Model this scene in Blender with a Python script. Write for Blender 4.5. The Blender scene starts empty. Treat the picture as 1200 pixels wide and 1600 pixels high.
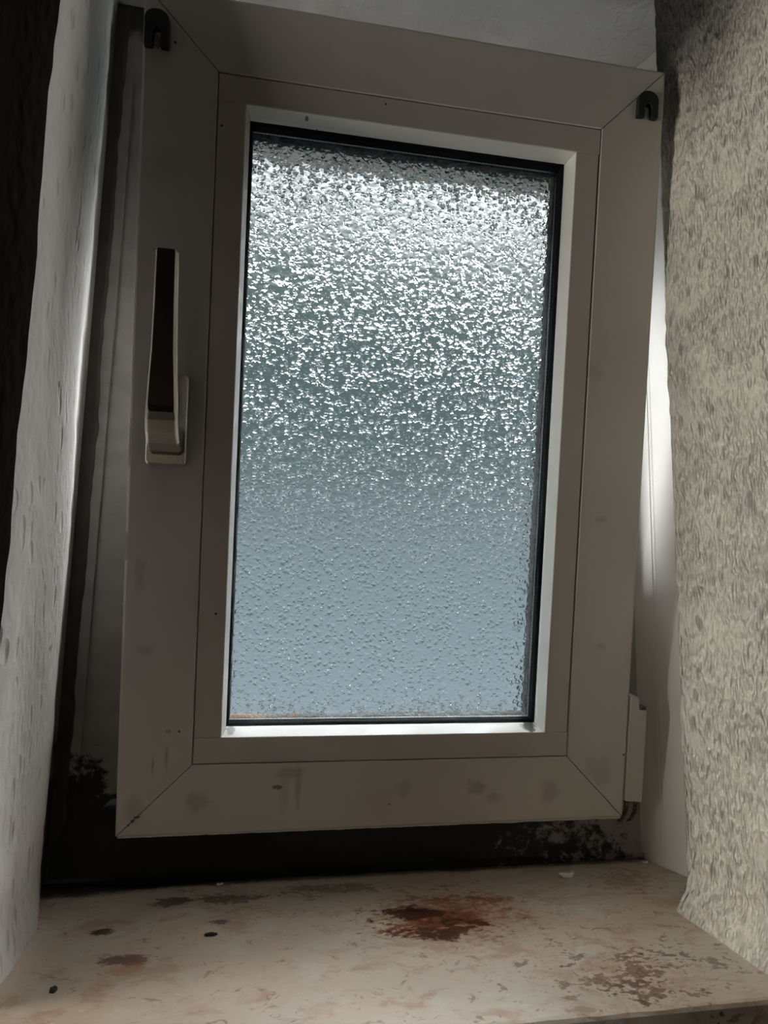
import bpy, bmesh, math, random
from mathutils import Vector, Matrix, noise
random.seed(7)
S = bpy.context.scene
COL = S.collection

# ---------------------------------------------------------------- camera
CAM = Vector((0.11268, -0.54388, 0.18952))
YAW, PITCH, ROLL, FOC = 0.166223, 0.127444, 0.020647, 999.1
cy, sy, cp, sp = math.cos(YAW), math.sin(YAW), math.cos(PITCH), math.sin(PITCH)
cr, sr = math.cos(ROLL), math.sin(ROLL)
fw = Vector((sy*cp, cy*cp, sp)); rt = Vector((cy, -sy, 0)); up = rt.cross(fw)
r2 = rt*cr + up*sr; u2 = -rt*sr + up*cr
cd = bpy.data.cameras.new('camera'); cam = bpy.data.objects.new('camera', cd); COL.objects.link(cam)
cam.matrix_world = Matrix(((r2.x, u2.x, -fw.x, CAM.x), (r2.y, u2.y, -fw.y, CAM.y), (r2.z, u2.z, -fw.z, CAM.z), (0, 0, 0, 1)))
cd.sensor_fit = 'VERTICAL'; cd.sensor_height = 36.0; cd.sensor_width = 27.0
cd.lens = FOC/1600*36.0; cd.clip_start = 0.01
S.camera = cam

# ---------------------------------------------------------------- look
S.view_settings.view_transform = 'Standard'; S.view_settings.look = 'None'
S.view_settings.gamma = 1.0; S.view_settings.use_curve_mapping = False
S.view_settings.exposure = 0.0
S.cycles.max_bounces = 16; S.cycles.transmission_bounces = 12; S.cycles.diffuse_bounces = 6
S.cycles.glossy_bounces = 6
S.cycles.use_denoising = True
S.cycles.sample_clamp_indirect = 60.0
S.cycles.caustics_refractive = True; S.cycles.caustics_reflective = False

# ---------------------------------------------------------------- node helper
class NT:
    def __init__(s, tree): s.t = tree; s.n = tree.nodes; s.l = tree.links
    def new(s, typ, **kw):
        n = s.n.new(typ)
        for k, v in kw.items(): setattr(n, k, v)
        return n
    def link(s, a, b): s.l.new(a, b)
    def put(s, sock, v):
        if isinstance(v, bpy.types.NodeSocket): s.link(v, sock)
        elif v is not None: sock.default_value = v
    def math(s, op, a, b=None, c=None, clamp=False):
        n = s.new('ShaderNodeMath', operation=op, use_clamp=clamp)
        s.put(n.inputs[0], a); s.put(n.inputs[1], b); s.put(n.inputs[2], c)
        return n.outputs[0]
    def vmath(s, op, a, b=None, out=0):
        n = s.new('ShaderNodeVectorMath', operation=op)
        s.put(n.inputs[0], a); s.put(n.inputs[1], b)
        return n.outputs[out]
    def ramp(s, v, lo, hi, a=0.0, b=1.0, smooth=True):
        n = s.new('ShaderNodeMapRange', interpolation_type='SMOOTHSTEP' if smooth else 'LINEAR')
        s.put(n.inputs[0], v); n.inputs[1].default_value = lo; n.inputs[2].default_value = hi
        s.put(n.inputs[3], a); s.put(n.inputs[4], b)
        return n.outputs[0]
    def noise(s, vec, scale, detail=4, rough=.55, dist=0.0):
        n = s.new('ShaderNodeTexNoise'); s.put(n.inputs['Vector'], vec)
        n.inputs['Scale'].default_value = scale; n.inputs['Detail'].default_value = detail
        n.inputs['Roughness'].default_value = rough; n.inputs['Distortion'].default_value = dist
        return n.outputs['Fac']
    def voro(s, vec, scale, feature='F1', out='Distance', rnd=1.0, metric='EUCLIDEAN'):
        n = s.new('ShaderNodeTexVoronoi', feature=feature, distance=metric); s.put(n.inputs['Vector'], vec)
        n.inputs['Scale'].default_value = scale; n.inputs['Randomness'].default_value = rnd
        return n.outputs[out]
    def mix(s, f, a, b, blend='MIX'):
        n = s.new('ShaderNodeMix', data_type='RGBA', blend_type=blend)
        s.put(n.inputs[0], f); s.put(n.inputs[6], col4(a)); s.put(n.inputs[7], col4(b))
        return n.outputs[2]
    def coord(s, which='Object'): return s.new('ShaderNodeTexCoord').outputs[which]
    def scale(s, v, x, y, z): return s.vmath('MULTIPLY', v, (x, y, z))
    def spot(s, co, c, r, nz, amp=.5, soft=.25):
        """soft edged, noise-warped ellipsoid mask"""
        d = s.vmath('SUBTRACT', co, c); d = s.vmath('DIVIDE', d, r)
        L = s.vmath('LENGTH', d, out=1)
        v = s.math('ADD', L, s.math('MULTIPLY', s.math('SUBTRACT', nz, .5), amp*4.5))
        return s.ramp(v, 1+soft, 1-soft)
    def sep(s, v):
        n = s.new('ShaderNodeSeparateXYZ'); s.put(n.inputs[0], v); return n.outputs
    def bump(s, h, dist, strength=1.0, normal=None):
        n = s.new('ShaderNodeBump'); s.put(n.inputs['Height'], h); n.inputs['Distance'].default_value = dist
        n.inputs['Strength'].default_value = strength
        if normal is not None: s.put(n.inputs['Normal'], normal)
        return n.outputs[0]
def col4(c): return tuple(c)+(1.0,) if isinstance(c, (tuple, list)) and len(c) == 3 else c

def material(name, base=(.8, .8, .8), rough=.5, metal=0.0, build=None, spec=.5):
    m = bpy.data.materials.new(name); m.use_nodes = True
    t = NT(m.node_tree); b = t.n['Principled BSDF']
    b.inputs['Base Color'].default_value = col4(base); b.inputs['Roughness'].default_value = rough
    b.inputs['Metallic'].default_value = metal; b.inputs['Specular IOR Level'].default_value = spec
    if build: build(t, b)
    return m

# ---------------------------------------------------------------- world: overcast daylight
w = bpy.data.worlds.new('overcast'); S.world = w; w.use_nodes = True
t = NT(w.node_tree); bg = t.n['Background']
d = t.vmath('NORMALIZE', t.coord('Generated')); X, Y, Z = t.sep(d)[0:3]
nz = t.noise(d, 2.2, 3)
el = t.math('ADD', Z, t.math('ADD', t.math('MULTIPLY', X, .12), t.math('MULTIPLY', t.math('SUBTRACT', nz, .5), .12)))
low = t.mix(t.ramp(Z, -.30, .06), (.36, .45, .50), (.29, .36, .40))
mid = t.mix(t.ramp(Z, .0, .30), low, (.115, .165, .165))
el = t.math('ADD', el, t.math('MULTIPLY', t.ramp(X, -.52, -.80), .44))
el = t.math('ADD', el, t.math('MULTIPLY', t.ramp(X, .50, .80), .20))   # open sky to both sides of the house opposite
brt = t.math('MULTIPLY', t.math('POWER', t.ramp(el, .18, .92, smooth=False), 7.2), 88.0)
c = t.vmath('ADD', mid, t.vmath('MULTIPLY', brt, (.985, 1.0, 1.02)))
t.link(c, bg.inputs['Color']); bg.inputs['Strength'].default_value = 1.0

# ---------------------------------------------------------------- added fill light, low behind the camera
ld = bpy.data.lights.new('room_fill', 'AREA'); ld.shape = 'RECTANGLE'; ld.size = .8; ld.size_y = 1.2
ld.energy = .50; ld.color = (1.0, .80, .64)
lo = bpy.data.objects.new('room_fill', ld); COL.objects.link(lo)
lo.location = (-.55, -1.75, .0)
lo.rotation_euler = (Vector((.25, 0, .1))-Vector(lo.location)).to_track_quat('-Z', 'Y').to_euler()

# more added fill lights: one overhead, one on either side of the recess
def fill_light(name, loc, aim, sx, sy_, power, colour):
    ld = bpy.data.lights.new(name, 'AREA'); ld.shape = 'RECTANGLE'; ld.size = sx; ld.size_y = sy_
    ld.energy = power; ld.color = colour
    lo = bpy.data.objects.new(name, ld); COL.objects.link(lo); lo.location = loc
    lo.rotation_euler = (Vector(aim)-Vector(loc)).to_track_quat('-Z', 'Y').to_euler()
fill_light('fill_top', (.15, -.36, 1.40), (.2, -.30, 0), .6, .25, 2.5, (1.0, .93, .84))
fill_light('fill_left', (-.75, -.258, .22), (.43, -.12, .24), .16, .45, 5.9, (1.0, .95, .84))
fill_light('fill_right', (1.20, -.30, .30), (-.04, -.10, .25), .16, .45, 7.5, (1.0, .97, .95))

# ---------------------------------------------------------------- object helpers
def props(o, label=None, cat=None, group=None, kind=None):
    if label: o['label'] = label
    if cat: o['category'] = cat
    if group: o['group'] = group
    if kind: o['kind'] = kind
    return o
def empty(name, loc=(0, 0, 0), rot=(0, 0, 0)):
    o = bpy.data.objects.new(name, None); COL.objects.link(o); o.location = loc; o.rotation_euler = rot
    o.empty_display_size = .02
    return o
def obj(name, bm, mats, parent=None, smooth=False):
    bmesh.ops.recalc_face_normals(bm, faces=bm.faces[:])
    me = bpy.data.meshes.new(name); bm.to_mesh(me); bm.free()
    for m in (mats if isinstance(mats, (list, tuple)) else [mats]): me.materials.append(m)
    if smooth:
        for p in me.polygons: p.use_smooth = True
    o = bpy.data.objects.new(name, me); COL.objects.link(o)
    if parent: o.parent = parent
    return o
def bevel(o, wd, seg=2):
    md = o.modifiers.new('bevel', 'BEVEL'); md.width = wd; md.segments = seg; md.limit_method = 'ANGLE'; md.angle_limit = .6
    return o
def box(bm, x0, x1, y0, y1, z0, z1):
    v = [bm.verts.new(p) for p in ((x0,y0,z0),(x1,y0,z0),(x1,y1,z0),(x0,y1,z0),(x0,y0,z1),(x1,y0,z1),(x1,y1,z1),(x0,y1,z1))]
    for f in ((0,3,2,1),(4,5,6,7),(0,1,5,4),(1,2,6,5),(2,3,7,6),(3,0,4,7)): bm.faces.new([v[i] for i in f])
def loft(bm, rings, closed=True, caps=True):
    R = [[bm.verts.new(p) for p in r] for r in rings]; n = len(R[0])
    for a, b in zip(R, R[1:]):
        for i in range(n if closed else n-1):
            bm.faces.new((a[i], a[(i+1) % n], b[(i+1) % n], b[i]))
    if caps: bm.faces.new(R[0][::-1]); bm.faces.new(R[-1])
    return R
def bar(prof, side, rect, gap=0.0, end=None, steps=1):
    """extrude a (inset, depth) profile along one side of rect=(x0,x1,z0,z1); mitred ends unless end = fixed inset"""
    x0, x1, z0, z1 = rect; bm = bmesh.new(); rings = []
    for k in range(steps+1):
        f = k/steps; ring = []
        for u, dd in prof:
            e = (u if end is None else (end(u) if callable(end) else end)) + gap
            if side in ('left', 'right'):
                z = (z0+e)*(1-f) + (z1-e)*f
                ring.append((x0+u if side == 'left' else x1-u, dd, z))
            else:
                x = (x0+e)*(1-f) + (x1-e)*f
                ring.append((x, dd, z0+u if side == 'bottom' else z1-u))
        rings.append(ring)
    loft(bm, rings); return bm

# ---------------------------------------------------------------- materials
def plaster(amount, pitscale, colour, stains_and_shade=(), dist=.0022, pit=1.1, stretch=.38, relief=1.0):
    def build(t, b):
        co = t.coord(); st = t.scale(co, 1, 1, stretch)
        n1 = t.noise(st, pitscale*1.45, 1, .4, .0); n2 = t.noise(co, pitscale*3.5, 2, .5)
        st3 = t.vmath('ADD', t.scale(co, 1, 1, stretch*.8), t.vmath('MULTIPLY', t.scale(co, 1, 1, 0), (0, 0, 0)))
        v = t.voro(st3, pitscale*.75)
        area = t.noise(co, 16, 2)
        gate = t.ramp(t.noise(st, pitscale*.35, 1), .46, .54)
        hole = t.math('MULTIPLY', t.ramp(v, .34, .0, smooth=False), gate)   # sparse short pits
        h = t.math('ADD', t.math('MULTIPLY', t.ramp(n1, .22, .72, smooth=False), 1.1*relief), t.math('MULTIPLY', n2, .12))
        h = t.math('SUBTRACT', t.math('MULTIPLY', h, t.ramp(area, .3, .6, .55, 1.0)), t.math('MULTIPLY', hole, pit))
        t.link(t.bump(h, dist, amount), b.inputs['Normal'])
        c = t.mix(t.ramp(t.noise(co, 9, 4), .3, .7), colour, tuple(x*.90 for x in colour))
        nz = t.noise(co, 22, 6, .65)
        for (cc, rr, amp, soft, k, cs) in stains_and_shade:
            c = t.mix(t.math('MULTIPLY', t.spot(co, cc, rr, nz, amp, soft), k), c, cs)
        t.link(c, b.inputs['Base Color'])
    return build
NEAR_BLACK = (.012, .014, .012)
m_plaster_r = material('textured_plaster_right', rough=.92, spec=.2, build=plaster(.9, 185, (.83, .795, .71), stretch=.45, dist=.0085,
    stains_and_shade=[((.43, -.085, .715), (.06, .19, .105), .18, .65, .95, (.025, .026, .029))]))  # soft dark patch in the top corner paints the soffit's shade
m_plaster_l = material('textured_plaster_left', rough=.92, spec=.2, build=plaster(.8, 150, (.80, .79, .76), pit=2.2, stretch=.45, relief=.35,
    stains_and_shade=[((-.053, .026, .28), (.03, .030, .62), .12, .5, .75, (.07, .058, .05)), ((-.05, .02, -.04), (.03, .028, .085), .6, .3, .96, NEAR_BLACK), ((-.052, .03, .66), (.02, .03, .05), .6, .3, .8, NEAR_BLACK)]))  # first paints the recess shade; then mould at the foot, dark patch higher up
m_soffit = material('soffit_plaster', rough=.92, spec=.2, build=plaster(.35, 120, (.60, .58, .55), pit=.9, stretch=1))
m_room = material('unlit_room_tone', rough=.9, spec=.1, build=plaster(.6, 150, (.018, .017, .0165)))  # near-black colour stands in for the unlit room side
m_render = material('outside_render', (.55, .55, .53), .9)
m_floor = material('dark_floor', (.06, .05, .045), .8)

def pvc(colour, spots=(), lines=0.0):
    def build(t, b):
        co = t.coord(); nz = t.noise(co, 70, 6, .65); big = t.noise(co, 7, 3)
        c = t.mix(t.ramp(big, .3, .7), colour, tuple(x*.93 for x in colour))
        fine = t.noise(co, 380, 2)
        for (cc, rr, amp, soft, k, cs) in spots:
            c = t.mix(t.math('MULTIPLY', t.spot(co, cc, rr, nz, amp, soft), k), c, cs)
        # tiny fly specks
        v = t.voro(co, 48); c = t.mix(t.math('MULTIPLY', t.ramp(v, .055, .04), t.ramp(t.noise(co, 15, 1), .56, .6)), c, (.05, .04, .03))
        t.link(c, b.inputs['Base Color'])
        t.link(t.ramp(nz, .3, .7, .32, .5), b.inputs['Roughness'])
        t.link(t.bump(big, .0008, .3), b.inputs['Normal'])
    return build
DRT = (.20, .16, .14); LT = (.45, .38, .32)
smudges = [((.131, 0, .047), (.010, .02, .004), 0.27, 0.55, 0.36, DRT), ((.127, 0, .030), (.004, .02, .016), 0.32, 0.55, 0.40, LT),
           ((.138, 0, .034), (.0025, .02, .014), 0.45, 0.60, 0.40, DRT), ((.122, 0, .036), (.004, .02, .0015), .9, .3, .8, (.08, .06, .05)),
           ((.060, 0, .026), (.008, .02, .008), 0.54, 0.60, 0.36, DRT), ((.012, 0, .022), (.006, .02, .010), 0.54, 0.70, 0.28, DRT),
           ((.036, 0, .062), (.0012, .02, .009), 0.72, 0.70, 0.48, DRT), ((.026, 0, .055), (.0008, .02, .005), 0.81, 0.70, 0.56, DRT), ((.037, 0, .082), (.002, .02, .0015), 0.72, 0.70, 0.56, DRT),
           ((.205, 0, .022), (.012, .02, .012), 0.63, 0.70, 0.24, LT), ((.225, 0, .032), (.005, .02, .006), 0.72, 0.70, 0.28, DRT),
           ((.285, 0, .030), (.009, .02, .006), 0.90, 0.65, 0.40, DRT), ((.300, 0, .022), (.006, .02, .004), 0.90, 0.65, 0.32, DRT),
           ((.352, 0, .026), (.006, .02, .008), 0.90, 0.65, 0.28, DRT), ((.395, 0, .042), (.010, .02, .012), 0.99, 0.65, 0.28, DRT),
           ((.391, 0, .15), (.004, .02, .003), 0.90, 0.65, 0.24, DRT), ((.383, 0, .26), (.006, .02, .003), 0.90, 0.70, 0.24, DRT), ((.372, 0, .385), (.006, .02, .008), 0.90, 0.70, 0.20, DRT),
           ((.018, 0, .145), (.005, .02, .004), 0.99, 0.65, 0.28, DRT), ((.012, 0, .205), (.003, .02, .012), 0.90, 0.70, 0.24, DRT), ((.020, 0, .51), (.014, .02, .012), 0.72, 0.80, 0.16, DRT),
           ((.001, 0, .30), (.0012, .02, .018), .6, .3, .6, (.22, .12, .07)), ((.001, 0, .225), (.0012, .02, .012), .6, .3, .6, (.10, .07, .05)),
           ((.0155, .0, .0155), (.0022, .02, .0009), .5, .3, .85, (.03, .02, .02)), ((.0125, .0, .0125), (.0013, .02, .0012), .5, .3, .85, (.03, .02, .02)), ((.0095, .0, .0095), (.0010, .02, .0008), .5, .3, .8, (.03, .02, .02))]
m_sash = material('aged_white_pvc', rough=.4, build=pvc((.66, .625, .585), smudges))
m_bead = material('white_bead_pvc', rough=.4, build=pvc((.62, .575, .54)))
m_bevel = material('daylit_bead_pvc', rough=.35, build=pvc((.88, .88, .83), [((.1225, .006, .5615), (.0014, .003, .004), .2, .3, .9, (.03, .03, .03)),  # glass-facing slope of the beads, daylight lifted into its colour
            ((.335, .012, .080), (.006, .02, .003), 1.0, .3, .8, (.02, .02, .02)), ((.083, .012, .078), (.0025, .02, .002), 1.0, .3, .6, (.02, .02, .02))]))
m_liner = material('jamb_pvc', rough=.4, build=pvc((.86, .85, .80)))

def frame_mould(t, b):
    co = t.coord(); X, Y, Z = t.sep(co)[0:3]
    n = t.noise(co, 90, 8, .7, .4); big = t.noise(t.scale(co, 1, 1, 2.4), 26, 4, .6)
    nn = t.math('ADD', t.math('MULTIPLY', n, .6), t.math('MULTIPLY', big, .4))
    # where it grows: the bottom rail (less towards the right) and the foot of the left jamb
    low = t.ramp(Z, .055, .005, smooth=True)
    run = t.ramp(X, .20, .47, 1.0, .30, smooth=False)
    left = t.math('MULTIPLY', t.ramp(X, .01, -.03), t.ramp(Z, .10, .02))
    leftr = t.math('MULTIPLY', t.ramp(X, -.042, -.052), t.ramp(Z, .45, .0, 0, .7))
    grow = t.math('MAXIMUM', t.math('MULTIPLY', t.math('MULTIPLY', low, run), t.ramp(Z, .035, .02)), t.math('MAXIMUM', t.math('MULTIPLY', left, .75), leftr))
    k = t.ramp(t.math('ADD', nn, t.math('MULTIPLY', grow, .48)), .70, .80)
    seam = t.math('MULTIPLY', t.ramp(t.math('ADD', Z, t.math('MULTIPLY', big, .004)), -.038, -.042), .95)
    k = t.math('MAXIMUM', k, seam)
    base = t.mix(t.ramp(big, .3, .7), (.36, .335, .31), (.29, .275, .26))
    nz = t.noise(co, 60, 5)
    k = t.math('MAXIMUM', k, t.math('MULTIPLY', t.spot(co, (-.035, .03, .722), (.026, .03, .020), nz, .5, .35), .9))  # dark patch on the frame's upper left corner
    c = t.mix(k, base, (.018, .018, .017))
    t.link(c, b.inputs['Base Color']); b.inputs['Roughness'].default_value = .65
    t.link(t.bump(n, .0008, .5), b.inputs['Normal'])
m_frame = material('mouldy_frame_pvc', build=frame_mould)
m_caulk = material('dark_brown_caulk', rough=.85, build=lambda t, b: (t.link(t.mix(t.noise(t.coord(), 60, 5), (.030, .025, .023), (.085, .072, .065)), b.inputs['Base Color']), t.link(t.bump(t.noise(t.coord(), 120, 4), .0012, .6), b.inputs['Normal'])))  # mottled between two dark browns
m_gasket = material('black_rubber', rough=.8, spec=.15, build=lambda t, b: (t.link(t.bump(t.noise(t.coord(), 300, 4), .0006, .6), b.inputs['Normal']), setattr(b.inputs['Base Color'], 'default_value', (.006, .006, .007, 1))))

def spacer(t, b):
    co = t.coord(); X, Y, Z = t.sep(co)[0:3]
    n = t.noise(co, 160, 5, .65); v = t.voro(co, 330)
    c = t.mix(t.ramp(n, .35, .65), (.020, .023, .024), (.075, .085, .088))
    c = t.mix(t.math('MULTIPLY', t.spot(co, (.090, .036, .081), (.022, .012, .006), n, .9, .3), .9), c, (.13, .075, .05))
    c = t.mix(t.spot(co, (.134, .038, .081), (.003, .006, .004), n, .4, .3), c, (.08, .04, .022))
    t.link(c, b.inputs['Base Color']); b.inputs['Roughness'].default_value = .8; b.inputs['Specular IOR Level'].default_value = .1
    t.link(t.bump(v, .0012, .8), b.inputs['Normal'])
m_spacer = material('sealant_grey', build=spacer)
def perf(t, b):
    co = t.coord(); X, Y, Z = t.sep(co)[0:3]
    s = t.math('SINE', t.math('MULTIPLY', t.math('ADD', X, Z), 2*math.pi/.0032))
    k = t.math('MULTIPLY', t.ramp(s, .1, .35), t.ramp(t.math('ABSOLUTE', t.math('SUBTRACT', Y, .0322)), .0006, .0004))
    t.link(t.mix(k, (.20, .21, .21), (.02, .02, .02)), b.inputs['Base Color'])
    b.inputs['Metallic'].default_value = .6; b.inputs['Roughness'].default_value = .4
m_perf = material('perforated_aluminium', build=perf)

def glass_mat(name, build=None, colour=(1, 1, 1)):
    m = bpy.data.materials.new(name); m.use_nodes = True; t = NT(m.node_tree)
    t.n.remove(t.n['Principled BSDF']); g = t.new('ShaderNodeBsdfGlass'); g.inputs['IOR'].default_value = 1.5
    g.inputs['Roughness'].default_value = 0.0; g.inputs['Color'].default_value = col4(colour)
    t.link(g.outputs[0], t.n['Material Output'].inputs[0])
    if build: build(t, g)
    return m
def ornament(t, g):
    co = t.coord(); st = t.scale(co, 1, 1, 1)
    wv = t.new('ShaderNodeTexNoise'); t.put(wv.inputs['Vector'], co); wv.inputs['Scale'].default_value = 330; wv.inputs['Detail'].default_value = 1
    sc = t.new('ShaderNodeVectorMath', operation='SCALE'); t.link(wv.outputs['Color'], sc.inputs[0]); sc.inputs['Scale'].default_value = .0032
    p = t.vmath('ADD', st, sc.outputs[0])
    def drops(scale, lo, hi, off, metric):
        q = t.vmath('ADD', p, (off, off, off))
        f1 = t.voro(q, scale, metric=metric); rnd = t.sep(t.voro(q, scale, out='Color', metric=metric))[0]
        return t.math('MULTIPLY', t.ramp(f1, lo, hi, 1.0, 0.0, smooth=False), t.ramp(rnd, .1, .9, .2, 1.0, smooth=False))
    h = t.math('MAXIMUM', drops(165, .06, .50, 0.0, 'MANHATTAN'), t.math('MULTIPLY', drops(235, .05, .40, .37, 'CHEBYCHEV'), .7))
    h = t.math('ADD', h, t.math('MULTIPLY', t.noise(co, 200, 1, .4), .26))
    t.link(t.bump(h, .0027, 1.0), g.inputs['Normal'])
m_clear = glass_mat('clear_glass')
m_ornament = glass_mat('hammered_glass', ornament, (.96, .985, .99))

m_alu = material('brushed_champagne_metal', (.62, .59, .53), .28, 1.0, build=lambda t, b: t.link(t.bump(t.noise(t.scale(t.coord(), 1, 1, .05), 900, 2), .0002, .3), b.inputs['Normal']))
m_brown = material('dark_brown_handle_face', rough=.35, build=lambda t, b: t.link(t.mix(t.noise(t.coord(), 60, 3), (.012, .009, .008), (.022, .017, .015)), b.inputs['Base Color']))
m_hook = material('dark_green_black_plastic', rough=.55, build=lambda t, b: t.link(t.mix(t.noise(t.coord(), 120, 3), (.008, .011, .009), (.018, .022, .019)), b.inputs['Base Color']))
m_peg = material('clear_grey_peg', (.30, .31, .31), .3)
m_cap = material('hinge_cap_pvc', rough=.4, build=pvc((.64, .615, .57)))
m_rust = material('rusty_steel', rough=.6, metal=.3, build=lambda t, b: t.link(t.mix(t.ramp(t.noise(t.coord(), 300, 4), .4, .6), (.16, .15, .14), (.07, .035, .02)), b.inputs['Base Color']))

def marble(t, b):
    co = t.coord(); st = t.scale(co, 1, 1.5, 1)
    n1 = t.noise(st, 9, 6, .6, .6); n2 = t.noise(st, 38, 7, .65, .5); n3 = t.noise(st, 160, 5, .7)
    c = t.mix(t.ramp(n1, .35, .65), (.53, .43, .33), (.53, .48, .405))
    c = t.mix(t.math('MULTIPLY', t.ramp(n2, .50, .66), .75), c, (.40, .27, .19))
    c = t.mix(t.math('MULTIPLY', t.ramp(t.noise(st, 70, 6, .7, 1.0), .58, .66), .8), c, (.27, .15, .10))
    c = t.mix(t.math('MULTIPLY', t.ramp(t.noise(co, 22, 5, .6, .3), .55, .72), .7), c, (.60, .565, .50))
    # fossil pits
    v = t.voro(t.scale(co, 1, 2.0, 1), 42); pk = t.math('MULTIPLY', t.ramp(t.math('ADD', v, t.math('MULTIPLY', n3, .55)), .40, .30), t.ramp(t.noise(co, 12, 2), .50, .58))
    c = t.mix(t.math('MULTIPLY', pk, .6), c, (.13, .075, .055))
    c = t.mix(t.math('MULTIPLY', t.ramp(n3, .62, .70), .45), c, (.75, .70, .62))
    RUST = (.20, .055, .018); DK = (.055, .022, .014)
    nz = t.math('ADD', t.math('MULTIPLY', n2, .6), t.math('MULTIPLY', n3, .4))
    Zc = -.043
    def sp(c, x, y, rx, ry, amp, soft, k, colr): return t.mix(t.math('MULTIPLY', t.spot(co, (x, y, Zc), (rx, ry, 1), nz, amp, soft), k), c, colr)
    c = sp(c, .250, -.060, .050, .034, 1.2, .5, .70, (.33, .15, .07))
    c = sp(c, .243, -.052, .034, .022, 2.2, .6, .8, RUST)
    c = sp(c, .235, -.070, .026, .014, 3.2, .5, .8, RUST)
    c = sp(c, .228, -.050, .018, .007, 4.5, .4, .8, DK)
    c = sp(c, .250, -.080, .020, .006, 4.5, .4, .75, DK)
    c = sp(c, .045, -.012, .013, .007, 1.6, .35, .8, (.10, .035, .025))
    c = sp(c, .095, -.010, .022, .006, 3.0, .2, .7, (.10, .045, .03))
    c = sp(c, .160, -.004, .030, .007, 3.0, .2, .6, (.14, .07, .045))
    c = sp(c, .030, -.088, .012, .005, 2.2, .25, .8, (.12, .045, .03))
    c = sp(c, .033, -.098, .012, .006, 1.2, .4, .7, (.42, .22, .11))
    c = sp(c, .005, -.050, .007, .004, 1.5, .3, .85, (.07, .03, .02))
    c = sp(c, .085, -.046, .008, .004, 1.5, .3, .8, (.08, .04, .03))
    c = sp(c, .345, -.138, .030, .012, 5.0, .3, .7, (.16, .09, .06))
    c = sp(c, .350, -.160, .020, .008, 3.2, .2, .7, (.14, .08, .055))
    c = sp(c, .412, -.020, .022, .014, 2.4, .3, .6, (.28, .15, .09))
    c = sp(c, .295, -.172, .009, .004, 1.2, .3, .6, (.22, .12, .08))
    # black mould and dirt along the back joint, heaviest at the left
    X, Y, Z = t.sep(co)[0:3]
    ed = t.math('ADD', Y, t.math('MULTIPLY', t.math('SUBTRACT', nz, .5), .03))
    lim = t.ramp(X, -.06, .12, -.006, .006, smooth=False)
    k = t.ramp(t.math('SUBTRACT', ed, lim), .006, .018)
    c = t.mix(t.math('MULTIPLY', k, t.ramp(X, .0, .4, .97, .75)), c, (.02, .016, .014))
    t.link(c, b.inputs['Base Color']); t.link(t.ramp(n2, .3, .7, .30, .5), b.inputs['Roughness'])
    t.link(t.bump(t.math('SUBTRACT', n3, t.math('MULTIPLY', pk, .8)), .0005, .35), b.inputs['Normal'])
m_marble = material('stained_beige_marble', build=marble)
m_flake = material('paint_flake', (.80, .77, .70), .6)
m_dirt = material('dark_dirt', (.02, .016, .014), .8)

# ---------------------------------------------------------------- room shell
def spline(pts, n=5):
    """Catmull-Rom through the 2-D points"""
    out = []
    for i in range(len(pts)-1):
        p0 = pts[max(i-1, 0)]; p1 = pts[i]; p2 = pts[i+1]; p3 = pts[min(i+2, len(pts)-1)]
        for k in range(n):
            s = k/n
            out.append(tuple(.5*((2*b)+(c-a)*s+(2*a-5*b+4*c-d)*s*s+(3*b-a-3*c+d)*s**3) for a, b, c, d in zip(p0, p1, p2, p3)))
    out.append(pts[-1]); return out
Z0, Z1 = -1.1, 1.5
def wall_piece(name, curve, back, warp, mats, zlo, zhi, nz, curve_mat):
    """a solid pier: a wavy reveal curve (x, y) closed by straight back points, drawn up in z"""
    bm = bmesh.new(); rings = []; cn = len(curve)
    for k in range(nz+1):
        z = zlo+(zhi-zlo)*k/nz
        rings.append([(x+warp(x, y, z), y, z) for x, y in curve]+[(x, y, z) for x, y in back])
    R = loft(bm, rings)
    o = obj(name, bm, mats); me = o.data
    for p in me.polygons:
        p.material_index = curve_mat(p.center)
        p.use_smooth = (p.material_index == 0 and abs(p.normal.z) < .9)
    return o
# right pier
rc = spline([(.470, .10), (.470, -.020), (.452, -.046), (.430, -.062), (.4235, -.074), (.4245, -.095), (.428, -.125), (.430, -.160), (.431, -.190), (.437, -.199), (.450, -.202)], 6)
def warp_r(x, y, z):
    f = max(0., min(1., (-.03-y)/.03))
    foot = -.012*max(0, 1-(z+.045)/.03) if z > -.05 else -.012
    if y > -.07: foot *= .2
    return f*(.010+.0016*noise.noise(Vector((3, y*8, z*9)))+.0016*noise.noise(Vector((8, y*60, z*55)))+.0007*noise.noise(Vector((1, y*160, z*120)))+foot)
ZM0, ZM1 = -.075, .90
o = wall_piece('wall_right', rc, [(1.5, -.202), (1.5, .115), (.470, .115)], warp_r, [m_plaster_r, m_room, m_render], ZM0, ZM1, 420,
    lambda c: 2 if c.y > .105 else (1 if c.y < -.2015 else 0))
props(o, 'pale rough trowelled plaster wall on the right of the window', 'wall', kind='structure')
lc = spline([(-.054, .10), (-.054, .030), (-.053, .010), (-.046, -.018), (-.0405, -.045), (-.040, -.085), (-.041, -.108), (-.0435, -.122), (-.051, -.131), (-.064, -.136), (-.085, -.139)], 6)
def warp_l(x, y, z):
    f = max(0., min(1., (.02-y)/.03))
    foot = .0035*max(0, 1-(z+.045)/.03) if z > -.05 else .0035
    return f*(.003*noise.noise(Vector((13, y*8, z*7)))+.001*noise.noise(Vector((18, y*60, z*45)))+foot)
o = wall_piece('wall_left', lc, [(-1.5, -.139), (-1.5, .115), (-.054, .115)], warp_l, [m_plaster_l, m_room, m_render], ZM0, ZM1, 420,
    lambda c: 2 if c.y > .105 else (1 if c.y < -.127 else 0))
props(o, 'pale plaster wall with small pits on the left of the window, dark beyond its corner', 'wall', kind='structure')
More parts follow.
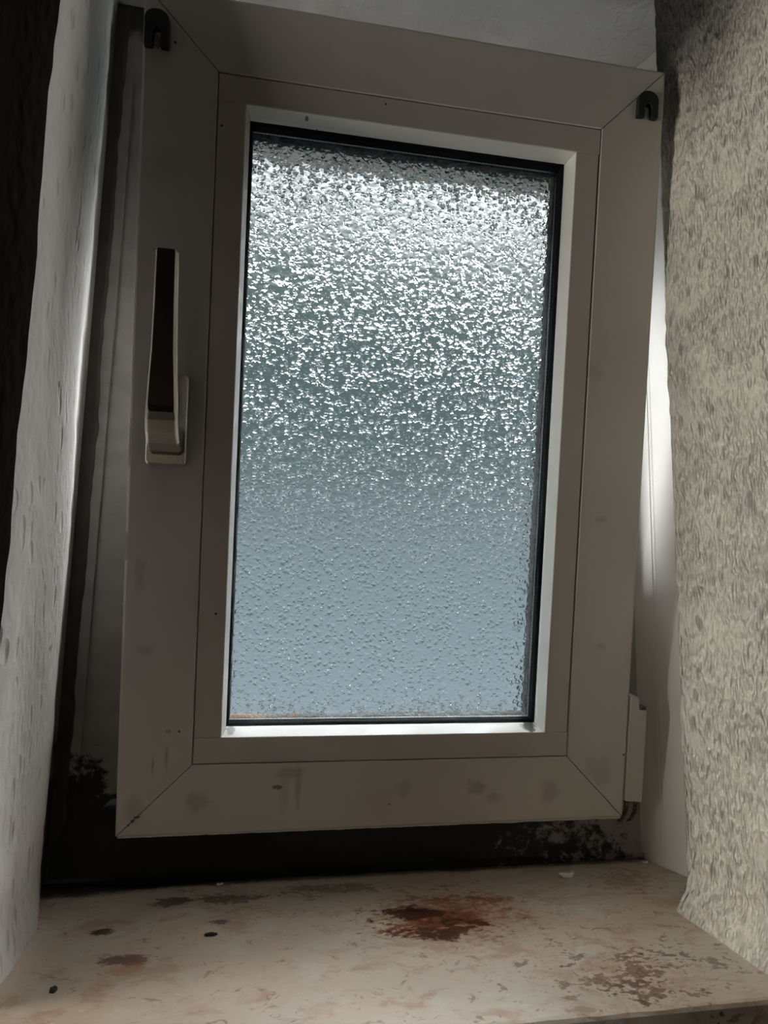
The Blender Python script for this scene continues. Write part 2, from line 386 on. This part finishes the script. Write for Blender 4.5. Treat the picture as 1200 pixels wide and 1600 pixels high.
def slab(name, x0, x1, y0, y1, z0, z1, m, label=None, cat='wall'):
    bm = bmesh.new(); box(bm, x0, x1, y0, y1, z0, z1); o = obj(name, bm, m)
    return props(o, label, cat, kind='structure')
# lintel soffit over the window (gently uneven)
bm = bmesh.new(); nx, ny = 60, 24; G = []
for j in range(ny+1):
    row = []
    for i in range(nx+1):
        x = -.09+.60*i/nx; y = .115-.32*j/ny
        row.append(bm.verts.new((x, y, .735+.003*noise.noise(Vector((x*7, y*9, 2))))))
    G.append(row)
for j in range(ny):
    for i in range(nx): bm.faces.new((G[j][i], G[j][i+1], G[j+1][i+1], G[j+1][i]))
tp = bmesh.ops.extrude_face_region(bm, geom=bm.faces[:])
for v in tp['geom']:
    if isinstance(v, bmesh.types.BMVert): v.co.z = .90
o = obj('wall_above', bm, m_soffit); props(o, 'strip of finely speckled plaster soffit above the window top edge', 'wall', kind='structure')
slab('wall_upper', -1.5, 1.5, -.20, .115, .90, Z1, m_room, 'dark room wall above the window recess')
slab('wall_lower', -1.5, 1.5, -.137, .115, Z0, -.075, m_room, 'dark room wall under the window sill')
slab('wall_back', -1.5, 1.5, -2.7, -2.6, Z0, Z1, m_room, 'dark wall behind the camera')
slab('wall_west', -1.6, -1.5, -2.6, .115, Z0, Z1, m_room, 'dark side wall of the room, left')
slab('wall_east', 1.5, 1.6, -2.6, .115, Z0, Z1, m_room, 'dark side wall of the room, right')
slab('floor', -1.6, 1.6, -2.7, .115, Z0-.1, Z0, m_floor, 'dark floor of the room', 'floor')
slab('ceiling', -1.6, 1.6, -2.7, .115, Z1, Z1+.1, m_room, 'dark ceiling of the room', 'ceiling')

# ---------------------------------------------------------------- marble sill
bm = bmesh.new(); nx = 120; rings = []
for i in range(nx+1):
    x = -.30+.95*i/nx; ch = .0012*noise.noise(Vector((x*60, 0, 5)))+.0008*noise.noise(Vector((x*200, 0, 9)))
    yf = -.1785
    rings.append([(x, .028, -.0435), (x, -.10, -.0432), (x, yf+.003, -.043), (x, yf+.0010-ch, -.0436), (x, yf, -.0455), (x, yf, -.071), (x, yf+.003, -.0735), (x, .028, -.0735)])
loft(bm, rings)
o = obj('trim_1', bm, m_marble)
props(o, 'mottled beige marble window sill with a rust red stain in the middle', 'window sill', kind='structure')

# ---------------------------------------------------------------- fixed frame
W, H, TH = .42098, .64, .15818
win = empty('window_1', (.21, .03, -.043))
props(win, 'fixed white plastic window frame behind the tilted sash, black with mould along the bottom', 'window frame', kind='structure')
def wpart(name, bm, m, label=None):
    o = obj(name, bm, m, win); o.matrix_parent_inverse = Matrix.Translation((-.21, -.03, .043))
    if label: o['label'] = label
    return o
FR = (-.054, .475, -.0435, .735)
# profile: (inset, y)
pl = [(0, .028), (.0175, .0275), (.0180, .0305), (.0205, .0305), (.0210, .0285), (.0640, .0285), (.0655, .030), (.0655, .055), (.075, .060), (.075, .076), (0, .076)]
wpart('jamb', bar(pl, 'left', (FR[0], FR[1], FR[2]+.02, FR[3]-.02)), m_frame)
pr = [(0, .024), (.022, .024), (.0635, .024), (.0655, .026), (.0655, .055), (.0680, .058), (.0680, .076), (0, .076)]
wpart('jamb', bar(pr, 'right', (FR[0], FR[1], FR[2]+.02, FR[3]-.02)), m_frame)
ptop = [(0, .028), (.0780, .0285), (.0825, .030), (.0825, .055), (.104, .060), (.110, .076), (0, .076)]
wpart('head_rail', bar(ptop, 'top', FR, end=0.0), m_frame)
pb = [(0, .0215), (.0045, .0205), (.0060, .0235), (.0100, .0240), (.0330, .0245), (.0450, .0265), (.0540, .0300), (.0560, .055), (.075, .060), (.075, .076), (0, .076)]
wpart('bottom_rail', bar(pb, 'bottom', FR, end=0.0, steps=40), m_frame, 'bottom rail covered with black mould')
# splayed liner on the right jamb, with its groove
bm = bmesh.new()
prof = [(.4520, .0245), (.4588, .0030), (.4594, .0034), (.4600, .0002), (.4606, -.0004), (.4680, -.0190), (.4760, -.0190), (.4760, .0245)]
loft(bm, [[(x, y, z) for x, y in prof] for z in (-.0433, .735)])
wpart('jamb_liner', bm, m_liner, 'smooth splayed plastic liner with a groove')
# ragged caulk run down the left side of the frame
bm = bmesh.new(); rings = []
for k in range(261):
    z = -.043+.775*k/260
    wd = .0112+.0030*noise.noise(Vector((2, 7, z*11)))+.0016*noise.noise(Vector((2, 3, z*60)))
    d_ = .0255+.0006*noise.noise(Vector((5, 3, z*40)))
    rings.append([(-.0555, .0285, z), (-.0555, d_-.002, z), (-.054+wd*.7, d_, z), (-.054+wd, .0285, z)])
loft(bm, rings); o = wpart('caulk_strip', bm, m_caulk, 'ragged dark caulk strip beside the left plaster')
# exterior sill and reveal outside (render)
bm = bmesh.new(); box(bm, -.054, .47, .077, .115, -.0735, -.043); wpart('outer_sill', bm, m_render)

# ---------------------------------------------------------------- tilted sash
sash = empty('window_sash', (0, 0, 0), (TH, 0, 0))
props(sash, 'white plastic window sash with hammered glass, tilted inwards above the marble sill', 'window', kind='thing')
def spart(name, bm, m, label=None, smooth=False, parent=None):
    o = obj(name, bm, m, parent or sash, smooth)
    if label: o['label'] = label
    return o
SR = (0, W, 0, H); B0, B1 = .0553, .0765
ps = [(.0, .0022), (.0006, .0007), (.0022, 0), (B0-.0009, 0), (B0-.0002, .0007), (B0-.0002, .004), (B0-.0002, .046), (.072, .046), (.072, .062), (.014, .062), (.014, .019), (0, .019)]
for s_ in ('left', 'right'): spart('stile', bar(ps, s_, SR, gap=.00042), m_sash)
for s_ in ('top', 'bottom'): spart('rail', bar(ps, s_, SR, gap=.00042), m_sash)
# dark filler inside mitre joints
# glazing beads: flat face + sloped inner face
def bead(side):
    """flat front face butt-jointed (the horizontal beads run through), sloped inner face mitred"""
    x0, x1, z0, z1 = SR; hor = side in ('top', 'bottom'); E0 = B0+.0006 if hor else B1+.0003
    prof = [(B0+.0004, .026, E0), (B0+.0004, .0012, E0), (B0+.0010, .0003, E0), (B1-.0005, .0003, E0), (B1, .0008, E0),
            (B1, .0010, B1+.0002), (B1+.0022, .0135, B1+.0024), (B1+.0022, .026, B1+.0024)]
    bm = bmesh.new(); rings = []
    for f in (0, 1):
        ring = []
        for u, dd, e in prof:
            if side == 'right' and u < B1-.0007: u += .0006
            if hor:
                x = x0+e if f == 0 else x1-e
                ring.append((x, dd, z0+u if side == 'bottom' else z1-u))
            else:
                z = z0+e if f == 0 else z1-e
                ring.append((x0+u if side == 'left' else x1-u, dd, z))
        rings.append(ring)
    loft(bm, rings)
    return bm
for s_ in ('left', 'right', 'top', 'bottom'):
    o = spart('glazing_bead', bead(s_), [m_bead, m_bevel])
    for p in o.data.polygons:
        # the sloped face towards the glass
        if len(p.vertices) == 4:
            us = []
            for vi in p.vertices:
                v = o.data.vertices[vi].co
                us.append({'left': v.x, 'right': W-v.x, 'top': H-v.z, 'bottom': v.z}[s_])
            if min(us) >= B1-.0001: p.material_index = 1
# black gasket
def ring(u_out, u_in, d0, d1, rough=0.0, n=1, seed=0, lip=0.0):
    bm = bmesh.new()
    def loop(u, dd, wob):
        pts = []
        cs = [(u, u), (W-u, u), (W-u, H-u), (u, H-u)]
        for a in range(4):
            p, q = cs[a], cs[(a+1) % 4]
            for k in range(n):
                f = k/n; x = p[0]+(q[0]-p[0])*f; z = p[1]+(q[1]-p[1])*f
                if wob and 0 < k:
                    o_ = wob*(noise.noise(Vector((x*170, seed, z*170)))+.6*noise.noise(Vector((x*420, seed+3, z*420))))
                    if a % 2 == 0: z += o_ if a == 0 else -o_
                    else: x += -o_ if a == 1 else o_
                pts.append((x, dd, z))
        return pts
    R = [[bm.verts.new(p) for p in L] for L in (loop(u_out, d0, 0), loop(u_in, d0+lip, rough), loop(u_in, d1, rough), loop(u_out, d1, 0))]
    m = len(R[0])
    for i in range(4):
        A, Bq = R[i], R[(i+1) % 4]
        for k in range(m): bm.faces.new((A[k], A[(k+1) % m], Bq[(k+1) % m], Bq[k]))
    return bm
spart('gasket', ring(B1+.0001, .0803, .0134, .0279, rough=.00022, n=120, seed=1, lip=.008), m_gasket, 'black rubber gasket')
spart('spacer_rim', ring(.070, .0800, .0315, .0338), m_perf, 'bright perforated spacer rim')
spart('spacer_bar', ring(.070, .0803, .0338, .0440, rough=.0003, n=200, seed=4), m_spacer, 'dark grey textured spacer bar')
spart('outer_gasket', ring(.070, .0745, .0492, .0625, rough=.0006, n=200, seed=9), m_gasket)
def pane(d0, d1):
    bm = bmesh.new(); box(bm, .0715, W-.0715, d0, d1, .0715, H-.0715); return bm
spart('glass_pane', pane(.0280, .0314), m_clear, 'clear inner pane')
bm = bmesh.new(); box(bm, .0715, W-.0715, .0441, .0491, .0715, H-.0715)
# one face only carries the pattern
o = spart('patterned_glass', bm, [m_ornament, m_clear], 'hammered outer pane')
for p in o.data.polygons: p.material_index = 0 if p.center.y < .0445 else 1
# rough paint drips under the bottom rail
bm = bmesh.new(); rings = []
for k in range(161):
    x = .002+(W-.004)*k/160; a = .0012+.0012*noise.noise(Vector((x*55, 2, 2)))+.0008*noise.noise(Vector((x*170, 4, 2)))
    a = max(.0003, a)
    rings.append([(x, .0006, .0004), (x, .0002, -a*.4), (x, .0035, -a), (x, .010, -.0006), (x, .010, .0004)])
loft(bm, rings); spart('paint_drips', bm, m_sash)

# handle: base plate, neck, lever, dark face
handle = bpy.data.objects.new('handle', None); COL.objects.link(handle); handle.parent = sash; handle['label'] = 'brushed metal lever handle turned upwards'
handle.empty_display_size = .02
def hpart(name, bm, m, label=None, smooth=False): return spart(name, bm, m, label, smooth, handle)
def rrect(cx, cz, wx, wz, r, y, n=5):
    pts = []
    for qx, qz, a0 in ((1, 1, 0), (-1, 1, 90), (-1, -1, 180), (1, -1, 270)):
        for k in range(n+1):
            a = math.radians(a0+90*k/n)
            pts.append((cx+qx*(wx/2-r)+r*math.cos(a), y, cz+qz*(wz/2-r)+r*math.sin(a)))
    return pts
bm = bmesh.new()
bx_, bz_ = .0285, .3205
loft(bm, [rrect(bx_, bz_, .0292, .0672, .003, y) for y in (0, -.0075)]+[rrect(bx_, bz_, .0272, .0652, .0025, -.0090)])
hpart('base_plate', bm, m_alu)
# neck + lever as one swept body: rings across x, path in (y,z)
bm = bmesh.new()
# path points: (y centre, z, half-thickness along normal, width, cx)
path = [(-.006, .3025, .0088, .0245, .0290), (-.014, .3040, .0082, .0240, .0290), (-.022, .3075, .0072, .0235, .0290), (-.029, .3125, .0060, .0228, .0292),
        (-.0345, .3195, .0050, .0222, .0296), (-.0370, .328, .0047, .0216, .0299), (-.0378, .345, .0045, .0198, .0300), (-.0380, .365, .0043, .0178, .0300),
        (-.0380, .395, .0042, .0166, .0299), (-.0380, .420, .0041, .0160, .0298), (-.0380, .4335, .0040, .0156, .0297), (-.0380, .4348, .0030, .0140, .0297)]
P = [Vector((0, a[0], a[1])) for a in path]; rings = []
for i, (y, z, h, wd, cx) in enumerate(path):
    tg = (P[min(i+1, len(P)-1)]-P[max(i-1, 0)]).normalized(); nrm = Vector((0, -tg.z, tg.y))  # towards the room
    c0 = .0030 if i > 4 else .002
    pts = []
    for sx, sn in ((-1, 1), (1, 1), (1, -1), (-1, -1)):
        for dx, dn in (((-1, 0), (0, -1)) if (sx*sn > 0) else ((0, -1), (-1, 0))):
            px = cx+sx*(wd/2+dx*c0); pn = sn*(h+dn*c0)
            v = Vector((px, y, z))+nrm*pn; pts.append(tuple(v))
    # order around
    ang = []
    for v in pts:
        q = Vector(v)-Vector((cx, y, z)); ang.append((math.atan2(q.dot(nrm)/h, q.x/(wd/2)), v))
    rings.append([v for _, v in sorted(ang)])
loft(bm, rings); o = hpart('lever', bm, m_alu, smooth=False); bevel(o, .0006, 2)
# dark face plate set into the lever front
bm = bmesh.new(); A = []; Bq = []
face = [(.3225, .0150), (.3235, .0168), (.327, .0174), (.345, .0160), (.365, .0138), (.395, .0126), (.420, .0121), (.4330, .0119), (.4345, .0110)]
def yfront(z):
    best = path[4:]
    for a, b_ in zip(best, best[1:]):
        if a[1] <= z <= b_[1]:
            f = (z-a[1])/(b_[1]-a[1]); return (a[0]-a[2])*(1-f)+(b_[0]-b_[2])*f
    return best[-1][0]-best[-1][2]
rings = []
for z, wd in face:
    y = min(yfront(z), yfront(min(z, .432))); cx = .0297
    rings.append([(cx-wd/2, y+.0008, z), (cx-wd/2, y-.0004, z), (cx+wd/2, y-.0004, z), (cx+wd/2, y+.0008, z)])
loft(bm, rings); hpart('front_inlay', bm, m_brown, 'dark brown front face')

# hinge cap and its pins at the lower right edge
hg = bpy.data.objects.new('hinge', None); COL.objects.link(hg); hg.parent = sash; hg.empty_display_size = .02
bm = bmesh.new()
outl = [(.4215, .0150), (.4372, .0138), (.4372, .0945), (.4300, .0950), (.4292, .1050), (.4270, .1068), (.4215, .1075)]
loft(bm, [[(x, y, z) for x, z in outl] for y in (-.002, .010)])
o = spart('hinge_cap', bm, m_cap, 'white hinge cover', parent=hg); bevel(o, .0012, 3)
for cx in (.4255, .4345):
    bm = bmesh.new(); pts = [(cx, .004, .016), (cx+.0004, .004, .008), (cx, .0045, .002), (cx-.0022, .006, -.0045), (cx-.0035, .009, -.008)]
    rings = []
    for i, p_ in enumerate(pts):
        r = (.0018, .0019, .0019, .0016, .0011)[i]
        rings.append([(p_[0]+r*math.cos(a*math.pi/4), p_[1]+r*math.sin(a*math.pi/4), p_[2]) for a in range(8)])
    loft(bm, rings); spart('hinge_pin', bm, m_rust, smooth=True, parent=hg)
bm = bmesh.new(); box(bm, .4305, .4370, .0, .008, .0945, .0975); spart('hinge_plate', bm, m_rust, parent=hg)

# ---------------------------------------------------------------- plastic clips on the sash corners
def clip(x, z, wd, hh, label):
    root = empty('plastic_clip', tuple(Matrix.Rotation(TH, 3, 'X') @ Vector((x, -.0001, z))), (TH, 0, 0))
    props(root, label, 'clip', 'dark clips on the upper sash corners')
    bm = bmesh.new(); n = 10; outer = [(-wd/2, -hh/2)]
    r = wd/2
    for k in range(n+1):
        a = math.pi-math.pi*k/n; outer.append((r*math.cos(a)*1.0, hh/2-r*.8+r*.8*math.sin(a)))
    outer.append((wd/2, -hh/2)); q = wd*.17
    inner = [(q, -hh/2)]
    for k in range(6): a = math.pi*k/5; inner.append((q*math.cos(a), -hh*.12+q*math.sin(a)))
    inner.append((-q, -hh/2))
    loft(bm, [[(px, y, pz) for px, pz in outer+inner] for y in (0, -.005)], caps=False)
    bm.verts.ensure_lookup_table()
    m = len(outer+inner); bm.faces.new([bm.verts[i] for i in range(m)][::-1]); bm.faces.new([bm.verts[m+i] for i in range(m)])
    o = obj('clip_body', bm, m_hook, root); bevel(o, .0005, 2)
    bm = bmesh.new(); loft(bm, [[(q*.75*math.cos(a*math.pi/6), y, -hh*.30+hh*.17*math.sin(a*math.pi/6)) for a in range(12)] for y in (0, -.0022)])
    obj('clip_peg', bm, m_peg, root)
    return root
clip(.0105, .607, .0175, .0270, 'small black plastic clip on the upper left corner of the window sash')
clip(.4040, .608, .0180, .0215, 'small black plastic clip on the upper right corner of the window sash')

# ---------------------------------------------------------------- debris on the sill
def flake(name, x, y, rx, ry, h, m, label, cat, seed, group=None, curl=.0):
    bm = bmesh.new(); n = 14; top = []; bot = []
    for k in range(n):
        a = 2*math.pi*k/n; f = 1+.45*noise.noise(Vector((math.cos(a)*1.7, math.sin(a)*1.7, seed)))
        px, py = rx*f*math.cos(a), ry*f*math.sin(a); zz = curl*abs(math.cos(a))**2+.3*h*noise.noise(Vector((px*300, py*300, seed)))
        bot.append((px, py, zz if curl else 0)); top.append((px*.85, py*.85, zz+h))
    loft(bm, [bot, top]); o = obj(name, bm, m); o.location = (x, y, -.0431)
    return props(o, label, cat, group)
flake('paint_flake', .3650, -.0065, .0068, .0024, .0016, m_flake, 'curled off-white paint flake lying on the right rear of the sill', 'paint flake', 2.0, curl=.0022)
flake('paint_flake', .0795, .0130, .0028, .0014, .0010, m_flake, 'tiny pale paint flake at the back left of the sill under the frame', 'paint flake', 5.0, curl=.0005)
flake('paint_flake', .4480, .0120, .0030, .0014, .0012, m_flake, 'tiny pale paint flake in the rear right corner of the sill', 'paint flake', 7.0, curl=.0004)
flake('dirt_crumb', -.0043, -.1143, .0022, .0022, .0016, m_dirt, 'black dirt crumb near the left front of the sill', 'crumb', 3.0)
flake('dirt_crumb', .0793, -.0634, .0042, .0020, .0012, m_dirt, 'dark elongated crumb on the left middle of the sill', 'crumb', 4.0)
